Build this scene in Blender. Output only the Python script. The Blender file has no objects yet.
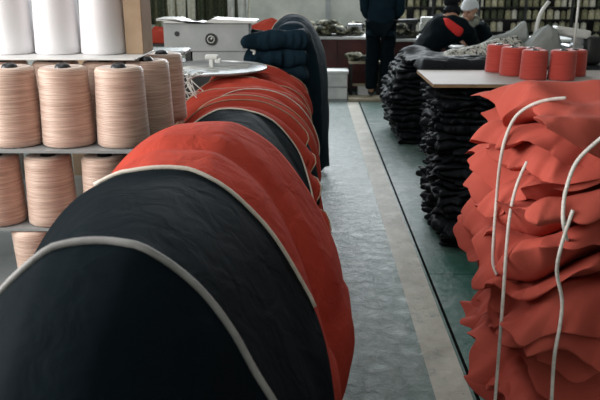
import bpy, bmesh, math, random
from mathutils import Vector, Matrix, noise
from mathutils.bvhtree import BVHTree
random.seed(7)
C = bpy.context.scene.collection
SC = bpy.context.scene
PI = math.pi

# ---------------------------------------------------------------- camera, world, lights, exposure
cam_d = bpy.data.cameras.new('camera'); cam = bpy.data.objects.new('camera', cam_d); C.objects.link(cam)
cam_d.lens = 42; cam_d.sensor_width = 36; cam_d.clip_start = 0.05
cam.location = (0, 0, 1.5)
TH = math.atan(221/700); PS = math.atan(10/700*math.cos(TH))
cam.rotation_euler = (PI/2 - TH, 0, PS)
cam_d.dof.use_dof = True; cam_d.dof.focus_distance = 2.5; cam_d.dof.aperture_fstop = 8.0
SC.camera = cam
SC.view_settings.view_transform = 'Standard'; SC.view_settings.look = 'None'
SC.view_settings.exposure = 0.0; SC.view_settings.gamma = 1.0
W = bpy.data.worlds.new('world'); SC.world = W; W.use_nodes = True
W.node_tree.nodes['Background'].inputs[0].default_value = (0.72, 0.82, 0.95, 1)
W.node_tree.nodes['Background'].inputs[1].default_value = 1.0

def area(name, loc, rot, sx, sy, power, col):
    l = bpy.data.lights.new(name, 'AREA'); l.shape = 'RECTANGLE'; l.size = sx; l.size_y = sy; l.energy = power; l.color = col
    o = bpy.data.objects.new(name, l); C.objects.link(o); o.location = loc; o.rotation_euler = rot
    return o
# daylight coming in through the high windows of the far wall and the left wall
area('far_window_light', (0.6, 11.3, 2.9), (math.radians(-72), 0, 0), 5.2, 1.7, 350, (0.90, 0.96, 1.0))
area('left_window_light', (-3.4, 0.9, 2.05), (0, math.radians(-82), 0), 1.0, 3.0, 180, (1.0, 0.97, 0.93))
area('overhead_fill', (-1.5, 3.0, 3.9), (0, 0, 0), 1.4, 6.0, 44, (0.97, 0.98, 1.0))  # added soft light from overhead to lift the upward faces

# ---------------------------------------------------------------- materials
def ramp(nt, fac, stops):
    r = nt.nodes.new('ShaderNodeValToRGB')
    while len(r.color_ramp.elements) < len(stops): r.color_ramp.elements.new(0.5)
    for e, (p, c) in zip(r.color_ramp.elements, stops):
        e.position = p; e.color = (*c, 1) if len(c) == 3 else c
    nt.links.new(fac, r.inputs[0]); return r.outputs[0]
def base(name, col, rough=0.6, metal=0.0, spec=0.5, sheen=0.0):
    m = bpy.data.materials.new(name); m.use_nodes = True
    b = m.node_tree.nodes['Principled BSDF']
    b.inputs['Base Color'].default_value = (*col, 1); b.inputs['Roughness'].default_value = rough
    b.inputs['Metallic'].default_value = metal; b.inputs['Specular IOR Level'].default_value = spec
    if sheen: b.inputs['Sheen Weight'].default_value = sheen
    return m, m.node_tree, b
def tex(nt, kind, **kw):
    n = nt.nodes.new('ShaderNodeTex' + kind)
    for k, v in kw.items():
        if k in n.inputs: n.inputs[k].default_value = v
        else: setattr(n, k, v)
    return n
def coords(nt, which='Object'):
    return nt.nodes.new('ShaderNodeTexCoord').outputs[which]
def mottled(name, c1, c2, scale=8, rough=0.6, metal=0.0, bump=0.1, detail=4, sheen=0.0, spec=0.5, bscale=None):
    m, nt, b = base(name, c1, rough, metal, spec, sheen)
    co = coords(nt)
    n = tex(nt, 'Noise', Scale=scale, Detail=detail); nt.links.new(co, n.inputs['Vector'])
    nt.links.new(ramp(nt, n.outputs['Fac'], [(0.35, c1), (0.65, c2)]), b.inputs['Base Color'])
    if bump:
        n2 = tex(nt, 'Noise', Scale=bscale or scale*6, Detail=3); nt.links.new(co, n2.inputs['Vector'])
        bp = nt.nodes.new('ShaderNodeBump'); bp.inputs['Strength'].default_value = bump; bp.inputs['Distance'].default_value = 0.01
        nt.links.new(n2.outputs['Fac'], bp.inputs['Height']); nt.links.new(bp.outputs[0], b.inputs['Normal'])
    return m
def fabric(name, c1, c2, rough=0.8, sheen=0.15, crease=0.35, spec=0.08):
    m, nt, b = base(name, c1, rough, 0, spec, sheen*0.25)
    co = coords(nt)
    n = tex(nt, 'Noise', Scale=5, Detail=3); nt.links.new(co, n.inputs['Vector'])
    nt.links.new(ramp(nt, n.outputs['Fac'], [(0.35, c1), (0.65, c2)]), b.inputs['Base Color'])
    n2 = tex(nt, 'Noise', Scale=14, Detail=3, Distortion=0.8); nt.links.new(co, n2.inputs['Vector'])
    n3 = tex(nt, 'Noise', Scale=420, Detail=1); nt.links.new(co, n3.inputs['Vector'])
    b1 = nt.nodes.new('ShaderNodeBump'); b1.inputs['Strength'].default_value = crease; b1.inputs['Distance'].default_value = 0.02
    b2 = nt.nodes.new('ShaderNodeBump'); b2.inputs['Strength'].default_value = 0.12; b2.inputs['Distance'].default_value = 0.002
    nt.links.new(n2.outputs['Fac'], b1.inputs['Height']); nt.links.new(n3.outputs['Fac'], b2.inputs['Height'])
    nt.links.new(b1.outputs[0], b2.inputs['Normal']); nt.links.new(b2.outputs[0], b.inputs['Normal'])
    return m
def wound(name, c1, c2, scale=95, rough=0.45):
    m, nt, b = base(name, c1, rough, 0, 0.5, 0.3)
    co = coords(nt)
    w = tex(nt, 'Wave', wave_type='BANDS', bands_direction='Z', Scale=scale/1.7, Distortion=2.2, Detail=3)
    w.inputs['Detail Scale'].default_value = 0.35
    nt.links.new(co, w.inputs['Vector'])
    mp = nt.nodes.new('ShaderNodeMapping'); mp.inputs['Scale'].default_value = (9, 9, 230); nt.links.new(co, mp.inputs['Vector'])
    n = tex(nt, 'Noise', Scale=1.0, Detail=3); nt.links.new(mp.outputs[0], n.inputs['Vector'])
    nt.links.new(ramp(nt, n.outputs['Fac'], [(0.36, c1), (0.62, c2)]), b.inputs['Base Color'])
    bp = nt.nodes.new('ShaderNodeBump'); bp.inputs['Strength'].default_value = 0.35; bp.inputs['Distance'].default_value = 0.003
    nt.links.new(w.outputs['Fac'], bp.inputs['Height']); nt.links.new(bp.outputs[0], b.inputs['Normal'])
    return m

M = {}
M['coral'] = fabric('coral_cloth', (0.44, 0.085, 0.062), (0.50, 0.102, 0.076), 0.9, 0.0, 0.12)
M['red'] = fabric('red_cloth', (0.42, 0.052, 0.034), (0.49, 0.068, 0.045), 0.9, 0.0, 0.4)
M['navy'] = fabric('navy_cloth', (0.0035, 0.0075, 0.0105), (0.005, 0.010, 0.014), 0.75, 0.0, 0.25, 0.04)
M['black'] = fabric('black_cloth', (0.0055, 0.0075, 0.010), (0.009, 0.011, 0.015), 0.6, 0.0, 0.5, 0.15)
M['blue'] = fabric('dark_blue_cloth', (0.005, 0.016, 0.026), (0.008, 0.022, 0.034), 0.8, 0.0, 0.4)
M['pipe_grey'] = mottled('grey_piping', (0.26, 0.25, 0.25), (0.34, 0.33, 0.325), 30, 0.6)
M['pipe_cream'] = mottled('cream_piping', (0.66, 0.58, 0.50), (0.75, 0.68, 0.60), 30, 0.6)
M['pipe_tan'] = mottled('tan_piping', (0.42, 0.26, 0.17), (0.5, 0.34, 0.24), 30, 0.6)
M['cord'] = mottled('white_cord', (0.62, 0.58, 0.54), (0.75, 0.72, 0.68), 120, 0.7, bump=0.3)
M['peach_yarn'] = wound('peach_yarn', (0.52, 0.345, 0.27), (0.74, 0.55, 0.45))
M['white_yarn'] = mottled('white_yarn', (0.84, 0.82, 0.84), (0.90, 0.88, 0.90), 5, 0.6, bump=0.05, bscale=150)
M['red_yarn'] = wound('coral_yarn', (0.46, 0.045, 0.032), (0.54, 0.065, 0.045), 80, 0.85)
M['core'] = mottled('dark_plastic', (0.012, 0.014, 0.018), (0.03, 0.03, 0.035), 20, 0.35)
M['whiteplastic'] = mottled('white_plastic', (0.70, 0.70, 0.70), (0.80, 0.79, 0.78), 12, 0.4, bump=0.02)
M['card'] = mottled('tan_cardboard', (0.36, 0.25, 0.16), (0.42, 0.30, 0.20), 14, 0.8)
M['steel'] = mottled('brushed_steel', (0.34, 0.36, 0.37), (0.55, 0.56, 0.57), 10, 0.35, 0.7, 0.05)
M['shelfmetal'] = mottled('painted_grey_metal', (0.30, 0.33, 0.34), (0.38, 0.40, 0.41), 10, 0.4, 0.2, 0.05)
M['machine'] = mottled('grey_enamel', (0.36, 0.38, 0.38), (0.44, 0.45, 0.45), 7, 0.45, 0, 0.08)
M['machwhite'] = mottled('white_enamel', (0.6, 0.6, 0.58), (0.74, 0.74, 0.71), 9, 0.4, 0, 0.05)
M['laminate'] = mottled('pale_laminate', (0.42, 0.37, 0.345), (0.48, 0.43, 0.41), 4, 0.65, bump=0.02)
M['woodedge'] = mottled('wood_edge', (0.28, 0.17, 0.09), (0.38, 0.24, 0.13), 12, 0.6)
M['maroon'] = mottled('maroon_board', (0.055, 0.012, 0.012), (0.095, 0.022, 0.020), 3, 0.5, bump=0.05)
M['counterwhite'] = mottled('worn_white_board', (0.55, 0.56, 0.56), (0.78, 0.79, 0.79), 5, 0.5, bump=0.05)
M['dark'] = mottled('dark_metal', (0.012, 0.013, 0.014), (0.03, 0.03, 0.032), 8, 0.5)
M['greycover'] = fabric('grey_dust_cover', (0.20, 0.22, 0.21), (0.27, 0.285, 0.275), 0.8, 0.05, 0.7)
M['skin'] = mottled('skin', (0.42, 0.22, 0.15), (0.48, 0.26, 0.18), 20, 0.55, bump=0.02)
M['lightwool'] = fabric('pale_wool', (0.62, 0.64, 0.68), (0.72, 0.74, 0.77), 0.9, 0.2, 0.4)
M['greywool'] = fabric('grey_wool', (0.20, 0.21, 0.17), (0.30, 0.31, 0.26), 0.9, 0.2, 0.4)
M['patchred'] = fabric('red_patch', (0.62, 0.035, 0.035), (0.72, 0.05, 0.045), 0.8, 0.05, 0.2)
M['wood'] = mottled('pale_wood', (0.30, 0.26, 0.18), (0.42, 0.37, 0.28), 6, 0.7)
M['olive'] = mottled('olive_yarn', (0.20, 0.19, 0.10), (0.36, 0.34, 0.22), 25, 0.85, bump=0.4)
M['khaki'] = mottled('khaki_yarn', (0.40, 0.37, 0.24), (0.60, 0.56, 0.40), 25, 0.85, bump=0.4)
M['moss'] = mottled('dark_green_yarn', (0.025, 0.035, 0.022), (0.09, 0.10, 0.055), 25, 0.85, bump=0.4)
M['bone'] = mottled('bone_yarn', (0.60, 0.58, 0.48), (0.78, 0.75, 0.65), 25, 0.85, bump=0.4)

def patterned():
    m, nt, b = base('speckled_cloth', (0.4, 0.4, 0.38), 0.8)
    co = coords(nt); v = tex(nt, 'Noise', Scale=38, Detail=5, Distortion=1.2); nt.links.new(co, v.inputs['Vector'])
    nt.links.new(ramp(nt, v.outputs['Fac'], [(0.40, (0.02, 0.02, 0.02)), (0.47, (0.30, 0.30, 0.27)), (0.56, (0.55, 0.55, 0.50))]), b.inputs['Base Color'])
    return m
M['speckled'] = patterned()
def scrapmat():
    m, nt, b = base('mixed_scraps', (0.1, 0.1, 0.08), 0.9)
    co = coords(nt); v = tex(nt, 'Voronoi', Scale=16); nt.links.new(co, v.inputs['Vector'])
    s = nt.nodes.new('ShaderNodeSeparateColor'); nt.links.new(v.outputs['Color'], s.inputs[0])
    nt.links.new(ramp(nt, s.outputs[0], [(0.0, (0.012, 0.014, 0.010)), (0.45, (0.04, 0.045, 0.03)), (0.75, (0.14, 0.13, 0.08)), (1.0, (0.38, 0.36, 0.28))]), b.inputs['Base Color'])
    return m
M['scraps'] = scrapmat()
def plaster():
    m, nt, b = base('worn_plaster', (0.4, 0.4, 0.39), 0.9)
    co = coords(nt, 'Object'); n = tex(nt, 'Noise', Scale=1.3, Detail=8, Roughness=0.65); nt.links.new(co, n.inputs['Vector'])
    nt.links.new(ramp(nt, n.outputs['Fac'], [(0.3, (0.40, 0.41, 0.38)), (0.55, (0.60, 0.60, 0.56)), (0.75, (0.68, 0.67, 0.63))]), b.inputs['Base Color'])
    return m
M['plaster'] = plaster()
def floor_mat():
    m, nt, b = base('painted_concrete', (0.05, 0.12, 0.1), 0.35)
    L = nt.links.new
    geo = nt.nodes.new('ShaderNodeNewGeometry'); pos = geo.outputs['Position']
    sep = nt.nodes.new('ShaderNodeSeparateXYZ'); L(pos, sep.inputs[0])
    def math_(op, a, bb=None, clamp=False):
        n = nt.nodes.new('ShaderNodeMath'); n.operation = op; n.use_clamp = clamp
        for i, v in enumerate((a, bb)):
            if v is None: continue
            if isinstance(v, (int, float)): n.inputs[i].default_value = v
            else: L(v, n.inputs[i])
        return n.outputs[0]
    def noise_(scale, detail=5, rough=0.6, dist=0.0):
        n = tex(nt, 'Noise', Scale=scale, Detail=detail, Roughness=rough, Distortion=dist); L(pos, n.inputs['Vector']); return n.outputs['Fac']
    def mix(f, a, c):
        n = nt.nodes.new('ShaderNodeMix'); n.data_type = 'RGBA'
        if isinstance(f, (int, float)): n.inputs[0].default_value = f
        else: L(f, n.inputs[0])
        for i, v in ((6, a), (7, c)):
            if isinstance(v, tuple): n.inputs[i].default_value = (*v, 1)
            else: L(v, n.inputs[i])
        return n.outputs[2]
    big = noise_(1.1, 7, 0.62); fine = noise_(14, 8, 0.75, 0.6)
    green = ramp(nt, fine, [(0.3, (0.006, 0.070, 0.050)), (0.6, (0.016, 0.110, 0.082)), (0.8, (0.10, 0.19, 0.17))])
    grey = ramp(nt, fine, [(0.3, (0.05, 0.095, 0.085)), (0.5, (0.145, 0.19, 0.18)), (0.7, (0.31, 0.34, 0.33))])
    # worn grey, plus window sheen painted in left of the joint and far away
    wear_sheen = math_('MULTIPLY', math_('SUBTRACT', 0.72, sep.outputs[0]), 5.0, True)
    wear_sheen = math_('ADD', math_('MULTIPLY', wear_sheen, 0.62), math_('MULTIPLY', math_('SUBTRACT', big, 0.42), 3.2), True)
    far = math_('MULTIPLY', math_('SUBTRACT', sep.outputs[1], 3.6), 0.4, True)
    wear_sheen = math_('ADD', wear_sheen, math_('MULTIPLY', far, 0.45), True)
    near = math_('MULTIPLY', math_('SUBTRACT', 3.0, sep.outputs[1]), 0.55, True)
    wear_sheen = math_('SUBTRACT', wear_sheen, math_('MULTIPLY', near, 0.55), True)
    col = mix(wear_sheen, green, grey)
    # painted line
    inx = math_('MULTIPLY', math_('GREATER_THAN', sep.outputs[0], 0.478), math_('LESS_THAN', sep.outputs[0], 0.617))
    iny = math_('LESS_THAN', sep.outputs[1], 8.9)
    worn = math_('MULTIPLY', math_('SUBTRACT', 0.66, noise_(9, 8, 0.75)), 9.0, True)
    stripe = math_('MULTIPLY', math_('MULTIPLY', inx, iny), math_('ADD', math_('MULTIPLY', worn, 0.6), 0.35))
    line = ramp(nt, noise_(5, 6), [(0.3, (0.34, 0.31, 0.25)), (0.7, (0.58, 0.55, 0.48))])
    col = mix(stripe, col, line)
    # open joints
    j1 = math_('LESS_THAN', math_('ABSOLUTE', math_('SUBTRACT', sep.outputs[0], 0.636)), 0.0070)
    jy = math_('LESS_THAN', math_('ABSOLUTE', math_('SUBTRACT', sep.outputs[1], 3.45)), 0.003)
    jy = math_('MULTIPLY', jy, math_('GREATER_THAN', sep.outputs[0], 0.634))
    j2 = math_('LESS_THAN', math_('ABSOLUTE', math_('SUBTRACT', sep.outputs[1], 8.95)), 0.01)
    j = math_('MAXIMUM', math_('MAXIMUM', j1, j2), jy)
    col = mix(j, col, (0.008, 0.008, 0.008))
    # grit
    grit = math_('GREATER_THAN', noise_(45, 4, 0.8), 0.645)
    col = mix(math_('MULTIPLY', grit, 0.7), col, (0.02, 0.025, 0.022))
    L(col, b.inputs['Base Color'])
    r = math_('ADD', math_('MULTIPLY', noise_(6, 7, 0.7), 0.35), 0.20)
    r = math_('ADD', r, math_('MULTIPLY', stripe, 0.15)); r = math_('ADD', r, j, True)
    L(r, b.inputs['Roughness']); L(math_('MULTIPLY', math_('SUBTRACT', 1.0, j), 0.6), b.inputs['Specular IOR Level'])
    bp = nt.nodes.new('ShaderNodeBump'); bp.inputs['Strength'].default_value = 0.75; bp.inputs['Distance'].default_value = 0.012
    L(fine, bp.inputs['Height']); L(bp.outputs[0], b.inputs['Normal'])
    return m
M['floor'] = floor_mat()

# ---------------------------------------------------------------- helpers
def tag(o, label=None, cat=None, group=None, kind=None):
    if label: o['label'] = label
    if cat: o['category'] = cat
    if group: o['group'] = group
    if kind: o['kind'] = kind
    return o
def empty(name, loc, label, cat, group=None, rz=0.0):
    o = bpy.data.objects.new(name, None); C.objects.link(o); o.location = loc; o.rotation_euler = (0, 0, rz)
    return tag(o, label, cat, group)
def obj(name, bm, mat, parent=None, smooth=True, recalc=True):
    if recalc: bmesh.ops.recalc_face_normals(bm, faces=bm.faces[:])
    me = bpy.data.meshes.new(name); bm.to_mesh(me); bm.free()
    for f in me.polygons: f.use_smooth = smooth
    me.materials.append(M[mat] if isinstance(mat, str) else mat)
    o = bpy.data.objects.new(name, me); C.objects.link(o)
    if parent: o.parent = parent
    return o
def bx(bm, x0, x1, y0, y1, z0, z1, bevel=0.0, rot=None):
    r = bmesh.ops.create_cube(bm, size=1.0)
    mt = Matrix.Translation(((x0+x1)/2, (y0+y1)/2, (z0+z1)/2)) @ Matrix.Diagonal((x1-x0, y1-y0, z1-z0, 1))
    if rot is not None: mt = rot @ mt
    bmesh.ops.transform(bm, matrix=mt, verts=r['verts'])
    if bevel:
        es = list({e for v in r['verts'] for e in v.link_edges})
        bmesh.ops.bevel(bm, geom=es, offset=bevel, segments=2, affect='EDGES', profile=0.5)
    return bm
def box(*a, **k): return bx(bmesh.new(), *a, **k)
def lathe(bm, prof, n=32, c=(0, 0, 0), jitter=0.0):
    rings = []
    for r, z in prof:
        if r < 1e-6: rings.append([bm.verts.new((c[0], c[1], c[2]+z))])
        else: rings.append([bm.verts.new((c[0]+r*math.cos(2*PI*i/n), c[1]+r*math.sin(2*PI*i/n), c[2]+z)) for i in range(n)])
    for a, b in zip(rings, rings[1:]):
        for i in range(n):
            j = (i+1) % n
            if len(a) == 1 and len(b) == 1: continue
            if len(a) == 1: bm.faces.new((a[0], b[i], b[j]))
            elif len(b) == 1: bm.faces.new((a[i], a[j], b[0]))
            else: bm.faces.new((a[i], a[j], b[j], b[i]))
    return bm
def tube(bm, pts, r, n=8, cap=True):
    pts = [Vector(p) for p in pts]; rings = []
    for i, p in enumerate(pts):
        d = (pts[min(i+1, len(pts)-1)] - pts[max(i-1, 0)])
        if d.length < 1e-9: d = Vector((0, 0, 1))
        d.normalize()
        if i == 0:
            up = Vector((0, 0, 1)) if abs(d.z) < 0.92 else Vector((0, 1, 0))
            a = d.cross(up).normalized()
        else:
            a = (a - d*a.dot(d)).normalized()
        b = d.cross(a)
        rr = r[i] if isinstance(r, (list, tuple)) else r
        rings.append([bm.verts.new(p + (a*math.cos(2*PI*k/n) + b*math.sin(2*PI*k/n))*rr) for k in range(n)])
    for A, B in zip(rings, rings[1:]):
        for k in range(n): bm.faces.new((A[k], A[(k+1) % n], B[(k+1) % n], B[k]))
    if cap: bm.faces.new(rings[0]); bm.faces.new(rings[-1])
    return bm
def smooth_path(pts, n=6):
    pts = [Vector(p) for p in pts]; out = []
    for i in range(len(pts)-1):
        p0, p1, p2, p3 = pts[max(i-1, 0)], pts[i], pts[i+1], pts[min(i+2, len(pts)-1)]
        for k in range(n):
            t = k/n
            out.append(0.5*((2*p1) + (p2-p0)*t + (2*p0-5*p1+4*p2-p3)*t*t + (3*p1-p0-3*p2+p3)*t**3))
    return out + [pts[-1]]
def prism(bm, pts, y0, y1):
    a = [bm.verts.new((x, y0, z)) for x, z in pts]; b = [bm.verts.new((x, y1, z)) for x, z in pts]
    bm.faces.new(a); bm.faces.new(b[::-1]); n = len(pts)
    for i in range(n): bm.faces.new((a[i], a[(i+1) % n], b[(i+1) % n], b[i]))
    return bm
def interp(tab, v):
    if v <= tab[0][0]: return tab[0][1]
    for (a, x), (b, y) in zip(tab, tab[1:]):
        if v <= b: return x + (y-x)*(v-a)/(b-a)
    return tab[-1][1]
def sstep(a, b, v):
    t = max(0.0, min(1.0, (v-a)/(b-a))); return t*t*(3-2*t)
def nz(x, y, z): return noise.noise(Vector((x, y, z)))
ORD = ['first', 'second', 'third', 'fourth', 'fifth', 'sixth', 'seventh', 'eighth', 'ninth', 'tenth', 'eleventh', 'twelfth', 'thirteenth', 'fourteenth', 'fifteenth', 'sixteenth', 'seventeenth', 'eighteenth', 'nineteenth', 'twentieth',
       'twenty-first', 'twenty-second', 'twenty-third', 'twenty-fourth', 'twenty-fifth', 'twenty-sixth', 'twenty-seventh', 'twenty-eighth', 'twenty-ninth', 'thirtieth', 'thirty-first', 'thirty-second', 'thirty-third', 'thirty-fourth', 'thirty-fifth', 'thirty-sixth', 'thirty-seventh', 'thirty-eighth', 'thirty-ninth', 'fortieth']
def place_in_stack(i, n):   # i counted from the top
    if i == 0: return 'topmost'
    if i == n-1: return 'lowest'
    return ORD[i] + ' from the top'

# ---------------------------------------------------------------- room shell
X0, X1, Y0, Y1, ZC = -3.6, 6.2, -2.6, 11.6, 4.2
def structure(name, bm, mat, smooth=False):
    o = obj(name, bm, mat, None, smooth); o['kind'] = 'structure'; return o
structure('floor', box(X0-0.2, X1+0.2, Y0-0.2, Y1+0.2, -0.12, 0.0), 'floor')
structure('ceiling', box(X0-0.2, X1+0.2, Y0-0.2, Y1+0.2, ZC, ZC+0.1), 'plaster')
def wall_with_windows(name, axis, at, thick, a0, a1, wins):
    bm = bmesh.new(); zs0, zs1 = wins[0][2], wins[0][3]
    def put(p, q, z0, z1):
        if axis == 'x': bx(bm, at, at+thick, p, q, z0, z1)
        else: bx(bm, p, q, at, at+thick, z0, z1)
    put(a0, a1, 0, zs0); put(a0, a1, zs1, ZC)
    e = a0
    for (p, q, _, _) in wins: put(e, p, zs0, zs1); e = q
    put(e, a1, zs0, zs1)
    return structure(name, bm, 'plaster')
far_w = [(-2.0, 0.4, 2.0, 3.8), (0.8, 3.2, 2.0, 3.8)]
left_w = [(-0.5, 1.1, 1.6, 3.3), (1.4, 3.0, 1.6, 3.3)]
wall_with_windows('wall_back', 'y', Y1, 0.15, X0, X1, far_w)
wall_with_windows('wall_left', 'x', X0-0.15, 0.15, Y0, Y1, left_w)
structure('wall_right', box(X1, X1+0.15, Y0, Y1, 0, ZC), 'plaster')
structure('wall_front', box(X0, X1, Y0-0.15, Y0, 0, ZC), 'plaster')
k = 0
for axis, ws in (('y', far_w), ('x', left_w)):
    for (p, q, z0, z1) in ws:
        k += 1; bm = bmesh.new(); n = 4
        for i in range(n+1):
            c = p + (q-p)*i/n
            if axis == 'y': bx(bm, c-0.02, c+0.02, Y1+0.03, Y1+0.08, z0, z1)
            else: bx(bm, X0-0.08, X0-0.03, c-0.02, c+0.02, z0, z1)
        for i in range(3):
            c = z0 + (z1-z0)*i/2
            if axis == 'y': bx(bm, p, q, Y1+0.03, Y1+0.08, c-0.02, c+0.02)
            else: bx(bm, X0-0.08, X0-0.03, p, q, c-0.02, c+0.02)
        structure('window_%d' % k, bm, 'dark')
# shallow pilaster on the far wall
structure('trim_1', box(0.25, 0.33, Y1-0.05, Y1, 0, ZC), 'shelfmetal')

# ---------------------------------------------------------------- the long row of draped garments
CX = [(0.5, -0.32), (0.95, -0.315), (1.5, -0.345), (1.62, -0.325), (2.05, -0.315), (2.25, -0.25), (3.0, -0.285), (3.55, -0.285), (3.72, -0.37), (5.0, -0.37)]
HW = [(0.5, 0.31), (0.95, 0.335), (1.5, 0.395), (1.62, 0.385), (1.85, 0.41), (2.05, 0.395), (2.25, 0.30), (3.0, 0.30), (3.55, 0.295), (3.72, 0.365), (5.0, 0.34)]
ZT = [(0.5, 1.08), (0.97, 1.12), (1.5, 1.08), (2.1, 1.075), (2.35, 1.045), (2.7, 1.01), (3.0, 0.97), (3.8, 0.915), (4.6, 0.915), (5.0, 0.92)]
ZB = 0.60
def finer(tab, n=8):
    p = smooth_path([(a, b, 0) for a, b in tab], n); return [(v.x, v.y) for v in p]
PEAK_X = finer([(0, 0), (0.15, 0.22), (0.35, 0.46), (0.6, 0.70), (0.85, 0.92), (1.0, 1.0)])
PEAK_D = finer([(0, 0), (0.07, 0.005), (0.16, 0.032), (0.35, 0.17), (0.6, 0.42), (0.85, 0.75), (1.0, 1.0)])
def row_point(u, y, off, boxy=False, cx=None, a=None, zt=None, zhem=0.05, tuck=0.06, seed=0, scale=1.0):
    """u in [-1,1]: left hem .. ridge .. right hem"""
    cx = interp(CX, y) if cx is None else cx; a = (interp(HW, y) if a is None else a) + off; zt = (interp(ZT, y) if zt is None else zt) + off
    s = abs(u); sg = 1 if u >= 0 else -1; zc = ZB
    if s < 0.62:
        ph = PI/2*(s/0.62)
        q = s/0.62
        xr, zr = math.sin(ph)**0.88, max(0.0, math.cos(ph))**0.80           # round-shouldered
        xs, zs_ = interp(PEAK_X, q), 1-interp(PEAK_D, q)                     # sloping like a tent
        k = sstep(2.9, 2.2, y) if y < 2.9 and not boxy else 0.0
        x = a*(xr*(1-k)+xs*k); z = zc + (zt-zc)*(zr*(1-k)+zs_*k)
    else:
        q = (s-0.62)/0.38
        x = a + (0.035*math.sin(min(1, q*2.2)*PI*0.75)*sstep(1.3, 1.7, y)*sstep(2.6, 2.1, y) if not boxy else 0) - tuck*q*q + 0.012*math.sin(q*5+seed); z = zc + (zhem-zc)*q
    if scale != 1.0:
        x *= scale; zm = 0.62; z = zm + (z-zm)*scale
    return Vector((cx + sg*x, y, z))
def draped(label, mat, y0, y1, pipe=None, drop=0.0, seed=0.0, group='garments draped in the long row', over=0.12, lift=0.030, fold=0.014, freq=14, dome=0.0, low=0.35, ur=(-1, 1), pr=0.0042, zhem=0.05, pu=(-1, 1), ns=36, nu=110, dl=(0.38, 0.95), **kw):
    t = empty('draped_garment', (kw.get('cx', interp(CX, y1)), (y0+y1)/2, 0), label, 'garment', group)
    org = Vector(t.location); bm = bmesh.new(); rows = []
    for j in range(ns+1):
        q = j/ns; r = []
        for i in range(nu+1):
            u = ur[0] + (ur[1]-ur[0])*i/nu
            lowf = sstep(0.38, 0.95, abs(u))
            ya = y0 - over - low*lowf*(0 if dome else 1); yb = y1 - drop*sstep(dl[0], dl[1], abs(u)) + 0.020*nz(u*2.2, seed, 3.1) + 0.012*nz(u*7, seed, 9)
            y = ya + (yb-ya)*q
            off = -0.026 + lift*q**1.3
            ph = y*freq + 0.9*nz(u*1.5, y*1.5, seed)*3 + 1.2*u + seed
            off += fold*(1-2.2*(1-abs(math.sin(ph)))**1.7)*sstep(0.0, 0.3, q)*(0.45+0.55*abs(u))*(0.6+0.9*abs(nz(u*2, seed, y)))
            off += 0.022*nz(u*2.6, y*2.2, 5.5) + 0.005*nz(u*8, y*9, seed+8)
            if abs(u) > 0.55: off += 0.034*sstep(0.55, 1, abs(u))*math.sin(y*8+2*nz(u*2, y*2, 7)+u*2)*sstep(0, .3, q)
            sc = 1.0
            if dome:
                dd = min(1.0, (y-(y0-over))/dome); sc = max(0.02, 1-(1-dd)**2.6)**0.5
            zh = zhem + 0.02*(1+nz(y*7, seed, 0))
            r.append(bm.verts.new(row_point(u, y, off, zhem=zh, seed=seed, scale=sc, **kw) - org))
        rows.append(r)
    for A, B in zip(rows, rows[1:]):
        for i in range(nu): bm.faces.new((A[i], A[i+1], B[i+1], B[i]))
    edge = [v.co.copy() for v in rows[-1]]
    o = obj('cloth', bm, mat, t, recalc=False)
    sm = o.modifiers.new('s', 'SOLIDIFY'); sm.thickness = 0.009; sm.offset = -1
    if pipe:
        pts = []
        for i, p in enumerate(edge):
            u = ur[0] + (ur[1]-ur[0])*i/nu
            if pu[0] <= u <= pu[1]: pts.append(p)
        obj('piping', tube(bmesh.new(), [p + (p+org-Vector((interp(CX, p.y+org.y), p.y+org.y, 0.6))).normalized()*pr*0.4 for p in pts], pr, 8), pipe, t)
    return t
draped('navy garment at the near end of the long row, with thick grey piping', 'navy', 0.66, 0.955, 'pipe_grey', seed=1.3, dome=0.42, over=0.10, lift=0.045, fold=0.003, freq=5, pr=0.0062, drop=0.16)
draped('second navy garment of the long row, edged with a broad cream piping', 'navy', 0.98, 1.50, 'pipe_cream', seed=4.1, drop=0.30, dl=(0.46, 0.72), lift=0.050, fold=0.006, freq=5, pr=0.0058, pu=(-0.15, 0.50))
draped('bright red garment of the long row, lying just behind the cream piping', 'red', 1.52, 2.08, None, seed=2.2, drop=0.16, lift=0.050, fold=0.030, freq=9, low=0.5)
draped('black garment of the long row, showing between two red ones', 'navy', 2.10, 2.50, 'pipe_cream', seed=7.7, drop=0.36, dl=(0.34, 0.7), lift=0.045, fold=0.008, freq=12, low=0.3, pr=0.0035)
draped('red garment of the long row, next behind the black one, with tan piping', 'red', 2.48, 2.78, 'pipe_tan', seed=3.4, drop=0.52, dl=(0.30, 0.66), lift=0.050, fold=0.032, freq=22, pr=0.003)
draped('black garment of the long row, seen only low down between red ones', 'navy', 2.56, 2.84, None, seed=5.4, drop=0.12, lift=0.050, fold=0.008, low=0.55, ur=(0.30, 1))
far_reds = [(2.80, 3.15, 'pipe_tan', 'crumpled red garment of the long row, first beyond the low black one'),
            (3.17, 3.48, 'pipe_cream', 'second red garment beyond the low black one, with pale piping'),
            (3.50, 3.82, 'pipe_tan', 'third red garment beyond the low black one, just before the oval steel table'),
            (3.84, 4.15, 'pipe_tan', 'red garment of the long row, beside the near rim of the oval steel table'),
            (4.17, 4.48, None, 'red garment of the long row, beside the middle of the oval steel table'),
            (4.50, 4.82, 'pipe_tan', 'farthest red garment of the long row, in front of the navy heap')]
for i, (a, b, p, lb) in enumerate(far_reds):
    draped(lb, 'red', a, b, p, seed=11.3+i*3.7, drop=0.04+0.05*(i % 2), lift=0.050, fold=0.036, freq=21+2*(i % 3), pr=0.003, ns=40, nu=100, low=0.2 if i else 0.5)
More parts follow.
